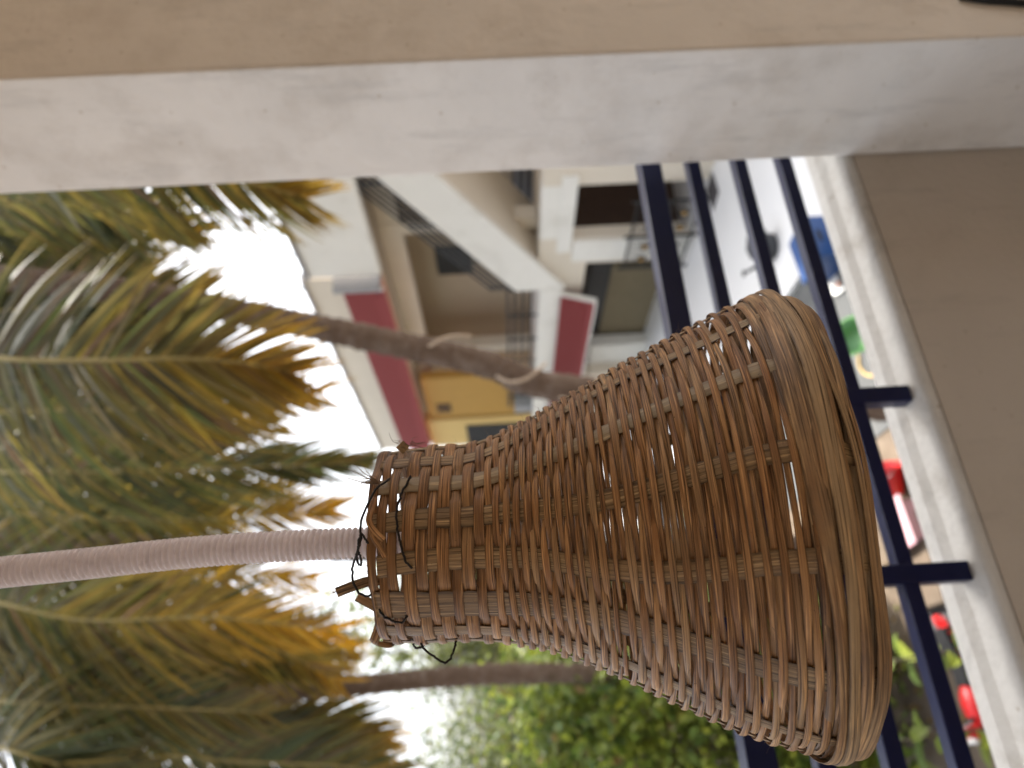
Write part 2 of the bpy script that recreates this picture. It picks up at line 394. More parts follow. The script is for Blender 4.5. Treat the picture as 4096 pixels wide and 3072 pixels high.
# red tiled canopies: frame, then single tiles
tile_me = MB().prism([(0, 0), (.30, 0), (.30, .16), (.15, .185), (0, .16)], 2, 0, .022).mesh('tile'); tile_me.materials.append(M['red'])
def canopy(y0, y1, xt, zt, xb, zb, em='bwhite'):
    c = MB().prism([(xt+.05-9.5, zt-.12), (xt-9.5, zt-.12), (xb-9.5, zb-.12), (xb+.05-9.5, zb-.12)], 1, y0-16, y1-16).build('canopy', M['red'], B)
    ln = math.hypot(xt-xb, zt-zb); rows = max(4, int(ln/.15)); ang = math.atan2(xt-xb, zt-zb)
    n = int((y1-y0)/.31)
    for i in range(rows):
        for k in range(n):
            t = (i+1)/rows
            x = xt+(xb-xt)*t-.012-9.5; z = zt+(zb-zt)*t-.12
            if k == n-1 and i % 2: continue
            o = piece('tile', tile_me, c, (x, y0+.02+(k+.5*(i % 2))*.31-16, z))
            # local x -> world y, local y -> up the slope, local z -> outward
            o.rotation_euler = Matrix(((0, sin(ang), -cos(ang)), (1, 0, 0), (0, cos(ang), sin(ang)))).to_euler()
    MB().prism([(xt+.08-9.5, zt-.08), (xt-.03-9.5, zt-.08), (xb-.05-9.5, zb-.16), (xb+.06-9.5, zb-.16)], 1, y0-.07-16, y0-.003-16).build('edge_board', M['bwhite'], B)
    MB().box(xb-.06-9.5, xb+.05-9.5, y0-16, y1-16, zb-.165, zb-.125).build('edge_board', M[em], B)
canopy(14.4, 25.0, 9.37, 2.83, 9.12, 2.05)
canopy(13.5, 24.0, 9.40, 7.92, 9.15, 6.98, 'red')
bb('edge_board', 'lgrey', 9.05, 9.5, 13.30, 13.42, 7.0, 8.05)
bb('parapet', 'bcream', 9.42, 9.6, 13.36, 24.0, 7.93, 8.72)
bb('coping', 'lgrey', 9.36, 9.66, 13.36, 24.0, 8.722, 8.80)
bb('upper_wall', 'bwhite', 9.3, 9.5, 6.5, 13.14, 6.93, 8.52, bevel=.05)
bb('coping', 'lgrey', 9.25, 9.55, 6.5, 13.14, 8.522, 8.60)
bb('roof_slab', 'bbeige', 9.51, 12.6, 6.5, 24.0, 6.95, 7.10)
bb('upper_back_wall', 'bbeige', 11.6, 11.9, 6.5, 24.0, 3.36, 6.94)
for y in (12.5, 18.2): bb('pillar', 'bcream', 10.2, 10.55, y, y+.38, 3.42, 6.94)
bb('beam', 'bcream', 10.22, 10.5, 6.5, 24, 6.45, 6.94)
# staircase: stringer, soffit, steps
sl = (2.74-5.32)/(14.2-10.35)
def zl(y): return 5.32+sl*(y-10.35)
st = MB().prism([(8.0-16, zl(8.0)-.12), (14.2-16, zl(14.2)-.12), (14.2-16, 3.93-.12), (8.0-16, zl(8.0)+1.03-.12)], 0, 9.40-9.5, 9.54-9.5).build('staircase', M['bwhite'], B)
MB().prism([(8.0-16, zl(8.0)-.10), (14.15-16, zl(14.15)-.10), (14.15-16, zl(14.15)+.08), (8.0-16, zl(8.0)+.08)], 0, 9.542-9.5, 11.2-9.5).build('soffit', M['bcream'], st)
for i in range(14):
    y = 14.0-i*.29
    MB().box(9.545-9.5, 11.1-9.5, y-.29-16, y-16, zl(y-.29)-.02, zl(y-.29)+.20).build('step', M['lgrey'], st)
def raildiag(y0, y1, z0f, hs, mname, x, rad, posts):
    for h in hs:
        MB().tube([(x-9.5, y0-16, z0f(y0)+h-.12), (x-9.5, y1-16, z0f(y1)+h-.12)], rad, 6).build('handrail', M[mname], st)
    for y in posts:
        MB().box(x-.02-9.5, x+.02-9.5, y-.02-16, y+.02-16, z0f(y)-.12, z0f(y)+max(hs)-.12).build('baluster', M[mname], st)
raildiag(8.3, 14.2, lambda y: zl(y)+1.06, (.12, .26, .40, .54, .68), 'grey', 9.46, .030, (9.0, 10.4, 11.7, 13.0, 14.1))
# landing railing, clutter on the landing, barred window, corridor things
for z in (3.55, 3.75, 3.95, 4.12): MB().tube([(9.46-9.5, 14.25-16, z-.12), (9.46-9.5, 21-16, z-.12)], .03, 6).build('landing_rail', M['grey'], B)
for y in (14.25, 15.4, 16.6, 17.8, 19, 20.2): bb('landing_post', 'grey', 9.44, 9.48, y-.02, y+.02, 3.36, 4.14)
p = hit(2050, 690, 0, 11.55); q = hit(2165, 870, 0, 11.55)
bb('window', 'grey', 11.50, 11.58, p.y-.3, q.y, q.z, p.z)
for k in range(4):
    zz = q.z+(p.z-q.z)*(k+.5)/4; bb('window_bar', 'lgrey', 11.47, 11.495, p.y-.3, q.y-.08, zz-.05, zz+.03)
# yellow end of the building
bb('mustard_panel', 'mustard', 9.50, 9.75, 18.75, 21.6, 3.95, 6.75, bevel=.02)
bb('panel_foot', 'lgrey', 9.5, 9.74, 18.75, 21.6, 3.37, 3.94)
for k in range(4): bb('vent', 'bbrown', 9.48, 9.499, 20.55+k*.18, 20.66+k*.18, 6.0, 6.45)
bb('yellow_wall', 'yellow', 9.42, 9.8, 21.7, 24.0, 3.37, 6.9)
bb('dark_window', 'black', 9.39, 9.418, 22.2, 24.0, 3.6, 5.6)
tv = bb('dark_panel', 'black', 11.52, 11.59, 15.2, 16.4, 5.0, 5.95)
# roof railing against the sky
for z in (8.9, 9.15, 9.4): MB().tube([(9.7-9.5, 11.5-16, z-.12), (9.7-9.5, 22-16, z-.12)], .018, 6).build('roof_rail', M['grey'], B)
for k in range(9): bb('roof_post', 'grey', 9.68, 9.72, 11.5+k*1.3-.018, 11.5+k*1.3+.018, 8.5, 9.42)

# far house beyond the building's end
h = empty('far_house', (6, 34, 0)); tag(h, 'pale grey far house with flat roof behind the palms', 'house')
MB().box(-3.5, 3, -2, 5, 0, 7.6).build('wall', M['lgrey'], h)
MB().box(-3.8, 3.3, -2.3, 5.3, 7.6, 7.9).build('roof', M['bwhite'], h)
for k in range(3):
    f_ = MB().box(-2.9+k*2, -1.9+k*2, -2.06, -2.003, 4.4, 5.9).build('window', M['bwhite'], h)
    MB().box(-2.8+k*2, -2.0+k*2, -2.09, -2.062, 4.5, 5.8).build('pane', M['black'], f_)

# ================================================================== PALMS
def frond(parent, pts, L, n, nrm, seed, yel=(.0, .5), brown=.1, droop=.25, wid=.042, a0=62, a1=28, fold=.15):
    rnd = random.Random(seed); n = int(n*1.95)
    P = catmull(pts, n)
    mb = MB(); mb.col = []
    nrm = Vector(nrm).normalized()
    for i in range(1, n):
        t = i/(n-1)
        T = (P[min(i+1, n-1)]-P[i-1]).normalized()
        S = T.cross(nrm).normalized(); Nn = S.cross(T).normalized()
        prof = min(1, .35+t*2.2) if t < .3 else max(.30, 1-.78*((t-.3)/.7)**1.7)
        for sgn in (-1, 1):
            if rnd.random() < .02: continue
            ang = radians(a0+(a1-a0)*t+rnd.gauss(0, 4))
            ln = L*prof*rnd.uniform(.85, 1.08)
            d = (T*cos(ang)+S*sgn*sin(ang)+Nn*(fold+rnd.gauss(0, .08))).normalized()
            wd = d.cross((Nn+S*sgn*rnd.uniform(-.5, .5)+T*rnd.uniform(-.3, .3)).normalized()).normalized()
            k0 = len(mb.v); W = wid*.86*rnd.uniform(.7, 1.15)*(.6+.4*prof)
            ye = max(0, min(1, yel[0]*.35+(yel[1]-yel[0])*.85*t**3.6+rnd.gauss(0, .10)))
            br = .9 if rnd.random() < brown*.14 else max(0, rnd.gauss(brown*.4, .12))
            g = rnd.random(); dr = droop*rnd.uniform(.5, 1.5)
            seg = 6; bend = rnd.gauss(0, .10)
            for u_ in range(seg+1):
                u = u_/seg
                c = P[i]+d*ln*u*(1-.25*dr*u)+T*ln*bend*u*u*u+Vector((0, 0, -1))*ln*dr*u*u
                ww = W*.5*min(1, u*5+.35)*(1-u**2.2)+.0015
                mb.v += [tuple(c-wd*ww), tuple(c+wd*ww)]
                tipy = min(1, ye+max(0, u-.72)*yel[1]*.9)  # yellower leaflet tips, with the backlit glow put into the colour
                bb_ = min(1, br+max(0, u-.85)*2.2*(rnd.random() < .6))
                mb.col += [(tipy, g, bb_)]*2
            for u_ in range(seg):
                a = k0+2*u_; mb.f.append((a, a+1, a+3, a+2)); mb.sm.append(True)
    fo = mb.build('frond', M['palm'], parent)
    pm = MB(); pm.tube(P, [.022*(1-.85*i/(n-1))+.004 for i in range(n)], 6); pm.build('midrib', M['rachis'], fo)
    return fo
def palm(label, pts, r0, r1, group):
    root = empty('palm_tree', Vector(pts[-1]))
    tag(root, label, 'palm tree', group)
    base = Vector(pts[-1])
    NR = 420; P = [p-base for p in catmull(pts, NR)]
    rnd = random.Random(int(r0*1000)); rad = []; nxt = 0; jog = 0
    for i in range(NR):
        t = i/(NR-1); r = r0+(r1-r0)*t
        if i >= nxt: nxt = i+rnd.randint(4, 8); jog = rnd.uniform(-.03, .03); top_ = i
        rad.append(r*(1+jog+.09*max(0, 1-(i-top_)/3)-.02))
    tm = MB().tube(P, rad, 20)
    tm.v = [tuple(Vector(v)+Vector((rnd.gauss(0, 1), rnd.gauss(0, 1), rnd.gauss(0, 1)))*r0*.035) for v in tm.v]
    tm.build('trunk', M['trunk'], root)
    return root
rnd0 = random.Random(77)
cn = -FH+Vector((0, 0, .15))          # fronds hang with their blade towards the balcony
# palm in the middle: its trunk leans across the building; crown above the picture
T1 = [at(-500, 1060, 6.6), at(0, 1110, 6.6), at(500, 1165, 6.6), at(1000, 1255, 6.6), at(1500, 1358, 6.6), at(1930, 1452, 6.6), at(2350, 1565, 6.55), Vector((at(2900, 1700, 6.5).x, at(2900, 1700, 6.5).y, 0))]
pA = palm('leaning coconut palm whose ringed brown trunk crosses the apartment block', T1, .108, .135, 'coconut palms')
def fr(root, pix, L, n, seed, **k):
    b = root.location; nn = k.pop('nrm', cn)
    return frond(root, [at(*p)-b for p in pix], L, n, nn, seed, **k)
fr(pA, [(-480, 1080, 6.4), (-300, 1370, 5.8), (0, 1432, 5.4), (400, 1442, 5.2), (700, 1434, 5.15), (950, 1450, 5.2), (1170, 1490, 5.3)], 1.12, 70, 1, yel=(.12, 1.0), brown=.5, wid=.056, droop=.16)
fr(pA, [(-480, 1000, 6.5), (-250, 700, 6.2), (200, 560, 6.0), (650, 640, 6.0), (1000, 730, 6.1), (1220, 790, 6.2)], 1.25, 66, 2, yel=(.08, .6), brown=.15, wid=.056, droop=.2)
fr(pA, [(-480, 1000, 6.8), (-350, 850, 7.2), (100, 800, 7.3), (500, 850, 7.3), (800, 930, 7.3)], 1.2, 60, 3, yel=(.0, .35), brown=.1, wid=.056)
fr(pA, [(-480, 1150, 6.9), (-300, 1250, 7.5), (200, 1230, 7.6), (550, 1210, 7.6), (820, 1170, 7.6)], 1.2, 60, 4, yel=(.0, .5), brown=.3, wid=.056)
fr(pA, [(-480, 1200, 6.6), (-200, 1600, 6.6), (300, 1640, 6.6), (800, 1620, 6.6), (1250, 1580, 6.6)], 1.15, 64, 5, yel=(.0, .9), brown=.35, wid=.05)
# palm out of the picture above the middle left: its fronds hang down behind the conduit
T3 = [at(-900, 2150, 8.2), at(-400, 2100, 8.2), Vector((at(0, 2050, 8.6).x-.6, at(0, 2050, 8.6).y+1.5, 3)), Vector((at(0, 2050, 8.6).x-.9, at(0, 2050, 8.6).y+2.0, 0))]
T3 = [at(-900, 2120, 9.2), at(-300, 2140, 9.2), at(600, 2180, 9.25), at(1600, 2210, 9.3), at(2400, 2230, 9.35)]
T3.append(Vector((T3[-1].x, T3[-1].y, 0)))
pC = palm('tall coconut palm behind the hanging conduit with many drooping fronds', T3, .11, .15, 'coconut palms')
fr(pC, [(-880, 2080, 9.0), (-500, 1900, 8.0), (0, 1890, 7.2), (500, 1885, 7.0), (1000, 1868, 7.0), (1470, 1850, 7.1)], 1.15, 74, 11, yel=(.0, .15), brown=.25, wid=.052, droop=.3, a0=55, a1=20)
fr(pC, [(-880, 2120, 9.0), (-400, 2050, 8.4), (100, 2060, 8.0), (600, 2080, 7.9), (1000, 2070, 7.9), (1330, 2040, 7.9)], 1.25, 70, 12, yel=(.05, 1.1), brown=.25, wid=.05)
fr(pC, [(-880, 2150, 9.0), (-400, 2330, 7.6), (0, 2412, 7.0), (350, 2480, 6.9), (850, 2470, 6.9), (1330, 2520, 7.0)], 1.3, 74, 13, yel=(.1, 1.3), brown=.2, wid=.05)
fr(pC, [(-880, 2120, 9.4), (-300, 1800, 9.4), (200, 1760, 9.5), (700, 1740, 9.5), (1100, 1700, 9.5)], 1.3, 62, 14, yel=(.0, .4), brown=.15, wid=.06)
fr(pC, [(-880, 2150, 9.4), (-300, 2240, 9.9), (300, 2290, 10), (800, 2290, 10), (1250, 2320, 10)], 1.4, 62, 15, yel=(.2, 1.2), brown=.2, wid=.06)
fr(pC, [(-880, 2100, 9.6), (-300, 2000, 10.2), (200, 1990, 10.3), (700, 1980, 10.3), (1150, 1960, 10.3)], 1.4, 60, 16, yel=(.1, .5), brown=.1, wid=.06)
fr(pC, [(-880, 2150, 9.4), (-300, 2560, 9.9), (300, 2620, 10), (800, 2600, 10), (1150, 2580, 10)], 1.4, 60, 17, yel=(.1, 1.0), brown=.1, wid=.06)
for i in range(9):
    y = 1560+i*145+rnd0.uniform(-40, 40); Y = rnd0.uniform(10.5, 12.5); x1 = rnd0.uniform(750, 1050)
    fr(pC, [(-880, 2130, 9.6), (-500, (y+2130)/2, Y), (0, y, Y), (x1*.5, y+rnd0.uniform(-30, 30), Y), (x1, y+rnd0.uniform(-60, 60), Y)], 1.6, 56, 200+i, yel=(.0, .3), brown=.1, wid=.085)
for i in range(6):
    y = 760+i*130+rnd0.uniform(-40, 40); Y = rnd0.uniform(8.0, 9.5); x1 = rnd0.uniform(450, 800)
    fr(pA, [(-480, 1080, 6.8), (-350, (y+1080)/2, Y), (0, y, Y), (x1*.5, y+rnd0.uniform(-30, 30), Y), (x1, y+rnd0.uniform(-60, 60), Y)], 1.4, 54, 230+i, yel=(.0, .3), brown=.1, wid=.08)
# second trunk, further left
T2 = [at(500, 2835, 8.4), at(880, 2805, 8.4), at(1200, 2760, 8.4), at(1500, 2735, 8.4), at(1900, 2700, 8.4), at(2430, 2690, 8.4), at(2700, 2690, 8.4)]
T2.append(Vector((T2[-1].x, T2[-1].y, 0)))
pB = palm('slender coconut palm with straight grey trunk at the far left', T2, .105, .125, 'coconut palms')
cb = at(520, 2835, 8.35)
for i, pix in enumerate([
    [(0, 2806, 7.2), (300, 2822, 7.0), (700, 2832, 7.0), (1050, 2850, 7.1)],
    [(0, 2990, 6.8), (250, 3060, 6.8), (600, 3140, 6.9)],
    [(300, 2560, 7.6), (700, 2520, 7.4), (1100, 2600, 7.5), (1350, 2720, 7.6)],
    [(500, 2980, 8.0), (900, 3040, 7.8), (1300, 3060, 7.8), (1600, 3090, 7.9)],
    [(200, 2700, 9.2), (100, 2600, 10), (300, 2480, 10.6)],
    [(300, 3000, 9.2), (500, 3100, 9.8), (900, 3150, 10.4)],
    [(200, 2850, 9.2), (0, 2850, 10), (-100, 2900, 10.6)],
    [(450, 2650, 9.2), (800, 2640, 9.8), (1200, 2700, 10.3)],
    [(500, 2900, 9.0), (900, 2930, 9.4), (1250, 2920, 9.6)],
    [(100, 2650, 8.0), (-50, 2560, 7.8), (-100, 2450, 7.8)],
    [(900, 2955, 8.6), (1250, 2990, 8.6), (1540, 3010, 8.7)],
    [(950, 2880, 8.9), (1300, 2900, 9.1), (1560, 2950, 9.2)],
    [(850, 2700, 8.9), (1150, 2620, 9.1), (1400, 2600, 9.2)]]):
    first = [(520, 2835, 8.4)] if i > 1 else [(-420, 2800, 8.2)] if i == 0 else [(-420, 2900, 8.0)]
    fr(pB, first+pix, 1.05, 60, 30+i, yel=((.0, .3) if i in (0, 1, 3) else (.1, .8)), brown=.25 if i < 2 else .1, wid=.052, a0=58, a1=30)
# pale rope wound round the near trunk
rp = MB()
def coil(pix):
    rp.tube(catmull([at(*p) for p in pix], 14), .013, 6)
coil([(1715, 1385, 6.44), (1770, 1355, 6.41), (1830, 1342, 6.41), (1885, 1345, 6.44)])
coil([(1985, 1505, 6.44), (2040, 1528, 6.38), (2110, 1512, 6.36), (2185, 1452, 6.42)])
coil([(2240, 1590, 6.40), (2310, 1600, 6.34), (2360, 1570, 6.33), (2395, 1510, 6.38)])
tag(rp.build('rope', M['rope']), 'pale rope looped round the leaning palm trunk', 'rope')

# ================================================================== TREES, SHRUBS, PLANTS
def leaves(mb, rnd, c, spread, n, size, yel, brown=.05):
    for _ in range(n):
        p = Vector((c[0]+rnd.gauss(0, spread[0]), c[1]+rnd.gauss(0, spread[1]), c[2]+rnd.gauss(0, spread[2])))
        d = Vector((rnd.gauss(0, 1), rnd.gauss(0, 1), rnd.gauss(-.1, .7))).normalized()
        s = d.cross(Vector((rnd.gauss(0, .4), rnd.gauss(0, .4), 1))).normalized(); u = s.cross(d)
        l = size*rnd.uniform(.6, 1.3); ww = l*rnd.uniform(.22, .34)
        k = len(mb.v)
        mb.v += [tuple(p), tuple(p+d*l*.5+s*ww+u*l*.10), tuple(p+d*l-u*l*.10), tuple(p+d*l*.5-s*ww+u*l*.10)]
        y = max(0, min(1, rnd.gauss(yel, .22))); g = rnd.random(); b = 1 if rnd.random() < brown else 0
        mb.col += [(y, g, b)]*4
        mb.f += [(k, k+1, k+2), (k, k+2, k+3)]; mb.sm += [True, True]
def tree(name, label, cat, base, h, rx, rz, nclump, nleaf, size, m, yel, group, seed, stem=.1, low=.35):
    rnd = random.Random(seed); root = empty(name, base); tag(root, label, cat, group)
    cr = MB(); cr.col = []; tr = MB()
    top = Vector((rnd.uniform(-.2, .2)*rx, rnd.uniform(-.2, .2)*rx, h*.8))
    tp = catmull([(0, 0, 0), (rnd.uniform(-.1, .1)*rx, rnd.uniform(-.1, .1)*rx, h*.35), top], 10)
    tr.tube(tp, [stem*(1-.75*i/9) for i in range(10)], 8)
    for k in range(nclump):
        a = rnd.uniform(0, 2*pi); zz = rnd.uniform(-1, 1); q = math.sqrt(max(0, 1-zz*zz))*rnd.uniform(.55, 1)
        c = Vector((cos(a)*q*rx, sin(a)*q*rx, h*low+(h-h*low)*.5+zz*rz))
        j = tp[rnd.randint(3, 9)]
        if k % 2 == 0: tr.tube(catmull([j, (j+c)*.5+Vector((0, 0, -.05*h)), c], 5), [stem*.3, stem*.24, stem*.18, stem*.12, stem*.05], 5, cap=False)
        leaves(cr, rnd, c, (rx*.2, rx*.2, rz*.2), nleaf, size, yel+rnd.uniform(-.15, .2))
    tr.build('trunk', M['bark'], root); cr.build('crown', M[m], root)
    return root
def g0(x, y, Y):
    p = at(x, y, Y); return Vector((p.x, p.y, 0))
# far trees behind the left palm
for i, (x, y, Y, top, rx, lab, yl) in enumerate([
    (2000, 2600, 19, 1560, 2.2, 'far olive tree just left of the lampshade neck', .25),
    (2000, 2440, 17, 1330, 1.7, 'far thin olive tree glimpsed between the conduit and the slender palm', .45),
    (2000, 3000, 22, 1760, 2.6, 'far dark tree behind the slender palm trunk at the left edge', .10),
    (2000, 2350, 24, 1800, 2.4, 'far grey green tree hidden mostly behind the lampshade', .15),
    (2000, 2830, 27, 1850, 2.6, 'most distant hazy tree low between the two left trees', .2),
    (2000, 3250, 17, 1600, 2.4, 'far tree cut off by the left edge of the view', .1)]):
    b = g0(x, y, Y); hh = at(top, y, Y).z
    tree('garden_tree', lab, 'tree', b, hh, rx, hh*.36, 46, 85, .20, 'farleaf', yl, 'trees beyond the garden', 50+i, .16, .18)
# shrubs in the garden below
for i, (x, y, Y, top, rx, lab, yl, n) in enumerate([
    (2600, 2760, 9.5, 2060, 1.1, 'tall bright green shrub directly left of the lampshade', .35, 60),
    (2600, 3050, 9.0, 2130, 1.2, 'green shrub at the left edge behind the top rail', .28, 60),
    (2700, 2480, 11., 2120, 1.2, 'green shrub mostly hidden behind the lampshade', .22, 50),
    (3000, 2950, 7.8, 2420, .9, 'low leafy shrub between the first and second rails', .32, 50),
    (2900, 2650, 8.2, 2420, .9, 'low shrub seen through the weave of the lampshade', .3, 50)]):
    b = g0(x, y, Y); hh = at(top, y, Y).z
    tree('garden_shrub', lab, 'shrub', b, hh, rx, hh*.42, n, 70, .15, 'leaf', yl, 'shrubs in the garden below', 70+i, .035, .12)
# two big-leaved young plants close below the railing
def plant(pix, h, seed, label, nl):
    rnd = random.Random(seed); b = g0(*pix); root = empty('leafy_plant', b); tag(root, label, 'plant', 'young plants below the railing')
    MB().tube(catmull([(0, 0, 0), (.04, .02, h*.5), (0, .03, h)], 8), [.018*(1-.6*i/7) for i in range(8)], 6).build('stem', M['bark'], root)
    for k in range(nl):
        a = k*2.4+rnd.uniform(-.3, .3); z = h*(.45+.55*k/nl); ln = rnd.uniform(.22, .34)
        mb = MB(); mb.col = []
        d = Vector((cos(a), sin(a), rnd.uniform(.1, .7))).normalized(); s = d.cross(Vector((0, 0, 1))).normalized()
        y = rnd.uniform(.05, .6); g = rnd.uniform(.1, .6)
        for i in range(7):
            u = i/6; c = d*ln*u+Vector((0, 0, -ln*.35*u*u)); wv = ln*.2*sin(pi*min(1, u*.93+.05))**.8
            up = Vector((0, 0, wv*.25))
            mb.v += [tuple(c-s*wv+up), tuple(c), tuple(c+s*wv+up)]; mb.col += [(y, g, 0)]*3
        for i in range(6):
            q = i*3
            for e in (0, 1): mb.f.append((q+e, q+e+1, q+e+4, q+e+3)); mb.sm.append(True)
        lf = mb.build('leaf', M['leaf'], root); lf.location = (rnd.uniform(-.02, .02), rnd.uniform(-.02, .02)+.03*z/h, z)
plant((3600, 2640, 5.4), at(3560, 2640, 5.4).z, 3, 'young plant with large yellow green leaves just left of the lampshade rim', 15)
plant((3650, 2960, 5.6), at(3590, 2960, 5.6).z, 4, 'darker young plant between the two lowest rails at the left', 12)
# litter on the soil: fallen leaves, uncountable
lt = MB(); lt.col = []; rnd = random.Random(5)
for _ in range(2600):
    x = rnd.uniform(-7, 2.8); y = rnd.uniform(5, 14)
    leaves(lt, rnd, (x, y, .012), (0, 0, .004), 1, .10, .3, .75)
tag(lt.build('fallen_leaves', M['leaf']), 'dry fallen leaves scattered on the brown soil', 'leaves', kind='stuff')

# ================================================================== THINGS IN THE COURTYARD
# doormat
c = hit(2850, 765, 2, .13)
o = MB().box(-.30, .30, -.24, .24, 0, .015).build('doormat', M['slate'], bevel=.004); o.location = (c.x, c.y, .122); o.rotation_euler = (0, 0, .15)
tag(o, 'small dark grey doormat lying on the white tiled floor', 'doormat')
# dark water pot with handle and spout
c = hit(3040, 985, 2, .12); wp = empty('watering_can', (c.x-.35, c.y-.45, .12), 2.2)
tag(wp, 'dark grey watering can standing on the white tiled floor', 'watering can')
MB().lathe([(.001, .0), (.19, .005), (.21, .05), (.215, .25), (.18, .34), (.10, .38), (.09, .40), (.001, .40)], sides=20).build('body', M['grey'], wp)
MB().tube(catmull([(.19, 0, .12), (.30, 0, .22), (.40, 0, .40)], 8), [.03]*5+[.028, .025, .022], 8).build('spout', M['grey'], wp)
MB().lathe([(.001, 0), (.055, .01), (.055, .03), (.001, .035)], (.41, 0, .40), 12).build('rose', M['black'], wp)
MB().tube(catmull([(-.18, 0, .12), (-.30, 0, .22), (-.26, 0, .40), (-.08, 0, .42)], 10), .014, 6).build('handle', M['grey'], wp)
# blue crate with hand holes and a lidded rim
c = hit(3350, 1000, 2, .02); bc = empty('plastic_crate', (c.x+.10, c.y+.10, .02), .12)
tag(bc, 'blue plastic crate on the grey paving behind the parapet ledge', 'crate')
w_, d_, h_ = .34, .26, .36
MB().box(-w_, w_, -d_, d_, 0, .02).build('base', M['blue'], bc)
for x0, x1, y0, y1 in ((-w_, w_, -d_, -d_+.02), (-w_, w_, d_-.02, d_), (-w_, -w_+.02, -d_+.021, d_-.021), (w_-.02, w_, -d_+.021, d_-.021)):
    MB().box(x0, x1, y0, y1, .021, h_).build('side', M['blue'], bc)
MB().box(-w_-.02, w_+.02, -d_-.02, d_+.02, h_+.001, h_+.035).build('lid', M['blue'], bc, bevel=.008)
for k in (-1, 1): MB().box(-.09, .09, k*(d_+.004)-.003, k*(d_+.004)+.003, .24, .29).build('hand_hole', M['black'], bc)
# round white enamel plate with orange print, leaning
c = hit(3350, 1130, 2, .02); pl = empty('enamel_plate', (c.x-.04, c.y-.02, .02)); pl.rotation_euler = (radians(25), 0, .2)
tag(pl, 'round white enamel plate with an orange print beside the blue crate', 'plate')
MB().lathe([(.001, .01), (.09, .01), (.15, .035), (.152, .03), (.09, .0), (.001, .0)], sides=28).build('dish', M['whitep'], pl)
rr = random.Random(2); pr = MB()
pr.prism([(r_*cos(a), r_*sin(a)) for a, r_ in [(k*2*pi/10, (.055 if k % 2 else .028)) for k in range(10)]], 2, .0112, .0125)
pr.build('print', M['orange'], pl)
# green basin tipped on its side
c = hit(3475, 1350, 2, .02); gb = empty('plastic_basin', (c.x, c.y-.05, .22)); gb.rotation_euler = (radians(38), radians(-10), .3)
tag(gb, 'green plastic basin tipped up on the grey paving', 'basin')
MB().lathe([(.001, -.13), (.16, -.13), (.175, -.11), (.225, .03), (.25, .04), (.252, .03), (.232, .02), (.18, -.12), (.16, -.145), (.001, -.145)], sides=32).build('bowl', M['green'], gb)
MB().lathe([(.243, .036), (.252, .041), (.257, .036), (.252, .030), (.243, .036)], sides=32).build('rim', M['green'], gb)
hm = catmull([hit(*p, 2, .04) for p in ((3435, 1420), (3440, 1470), (3470, 1500), (3520, 1500), (3560, 1480), (3600, 1430))], 26)
tag(MB().tube(hm, .016, 8).build('garden_hose', M['yellow']), 'pale yellow hose curling on the paving beside the green basin', 'hose')
# red bucket lying, pink tub
c = hit(3600, 1930, 2, .02); rb = empty('red_bucket', (c.x+.03, c.y-.05, .16)); rb.rotation_euler = (radians(80), 0, radians(60))
tag(rb, 'red plastic bucket lying on its side next to a pink tub', 'bucket')
MB().lathe([(.001, -.17), (.115, -.17), (.125, -.16), (.165, .15), (.175, .15), (.175, .165), (.158, .165), (.118, -.15), (.001, -.155)], sides=26).build('pail', M['redp'], rb)
MB().tube(catmull([(.165, 0, .14), (.13, .10, .05), (0, .17, .0), (-.13, .10, .05), (-.165, 0, .14)], 16), .005, 6).build('handle', M['chrome'], rb)
c = hit(3690, 2110, 2, .02); pt = empty('pink_tub', (c.x+.02, c.y-.02, 0), .1)
tag(pt, 'pale pink square plastic tub on the ground below the rails', 'tub')
a_, b_ = .20, .25
for nm, v in (('base', [(a_, .0), (a_, .02)]),):
    MB().box(-a_, a_, -a_, a_, .004, .02).build(nm, M['pink'], pt)
for sx, sy in ((1, 0), (-1, 0), (0, 1), (0, -1)):
    mb = MB()
    if sx: mb.prism([(-a_, .021), (a_, .021), (b_, .30), (-b_, .30)], 0, sx*a_-.01, sx*a_+.01)
    else: mb.prism([(-a_+.011, .021), (a_-.011, .021), (a_-.011, .30), (-a_+.011, .30)], 1, sy*(a_+.02)-.01, sy*(a_+.02)+.01)
    mb.build('side', M['pink'], pt)
MB().box(-.27, .27, -.27, .27, .301, .325).build('lid', M['pink'], pt, bevel=.012)
# dark folded sheet and a white pipe
c = hit(3760, 2440, 2, .0); o = MB().box(-.26, .26, -.30, .30, 0, .05).build('folded_sheet', M['slate'], bevel=.02); o.location = (c.x, c.y, .006); o.rotation_euler = (0, 0, .35)
tag(o, 'dark folded sheet lying on the soil below the lowest rail', 'sheet')
tag(MB().tube([hit(3690, 2440, 2, .05), hit(3725, 2580, 2, .05)], [.022, .022], 10).build('white_pipe', M['whitep']), 'short white plastic pipe lying beside the dark sheet', 'pipe')
tag(MB().box(-.5, .45, -.3, .3, 0, .2).build('brick_step', M['soil'], bevel=.02), 'low brown cement step beside the pink tub', 'step').location = tuple(hit(3760, 2260, 2, 0)+Vector((.1, .1, 0)))

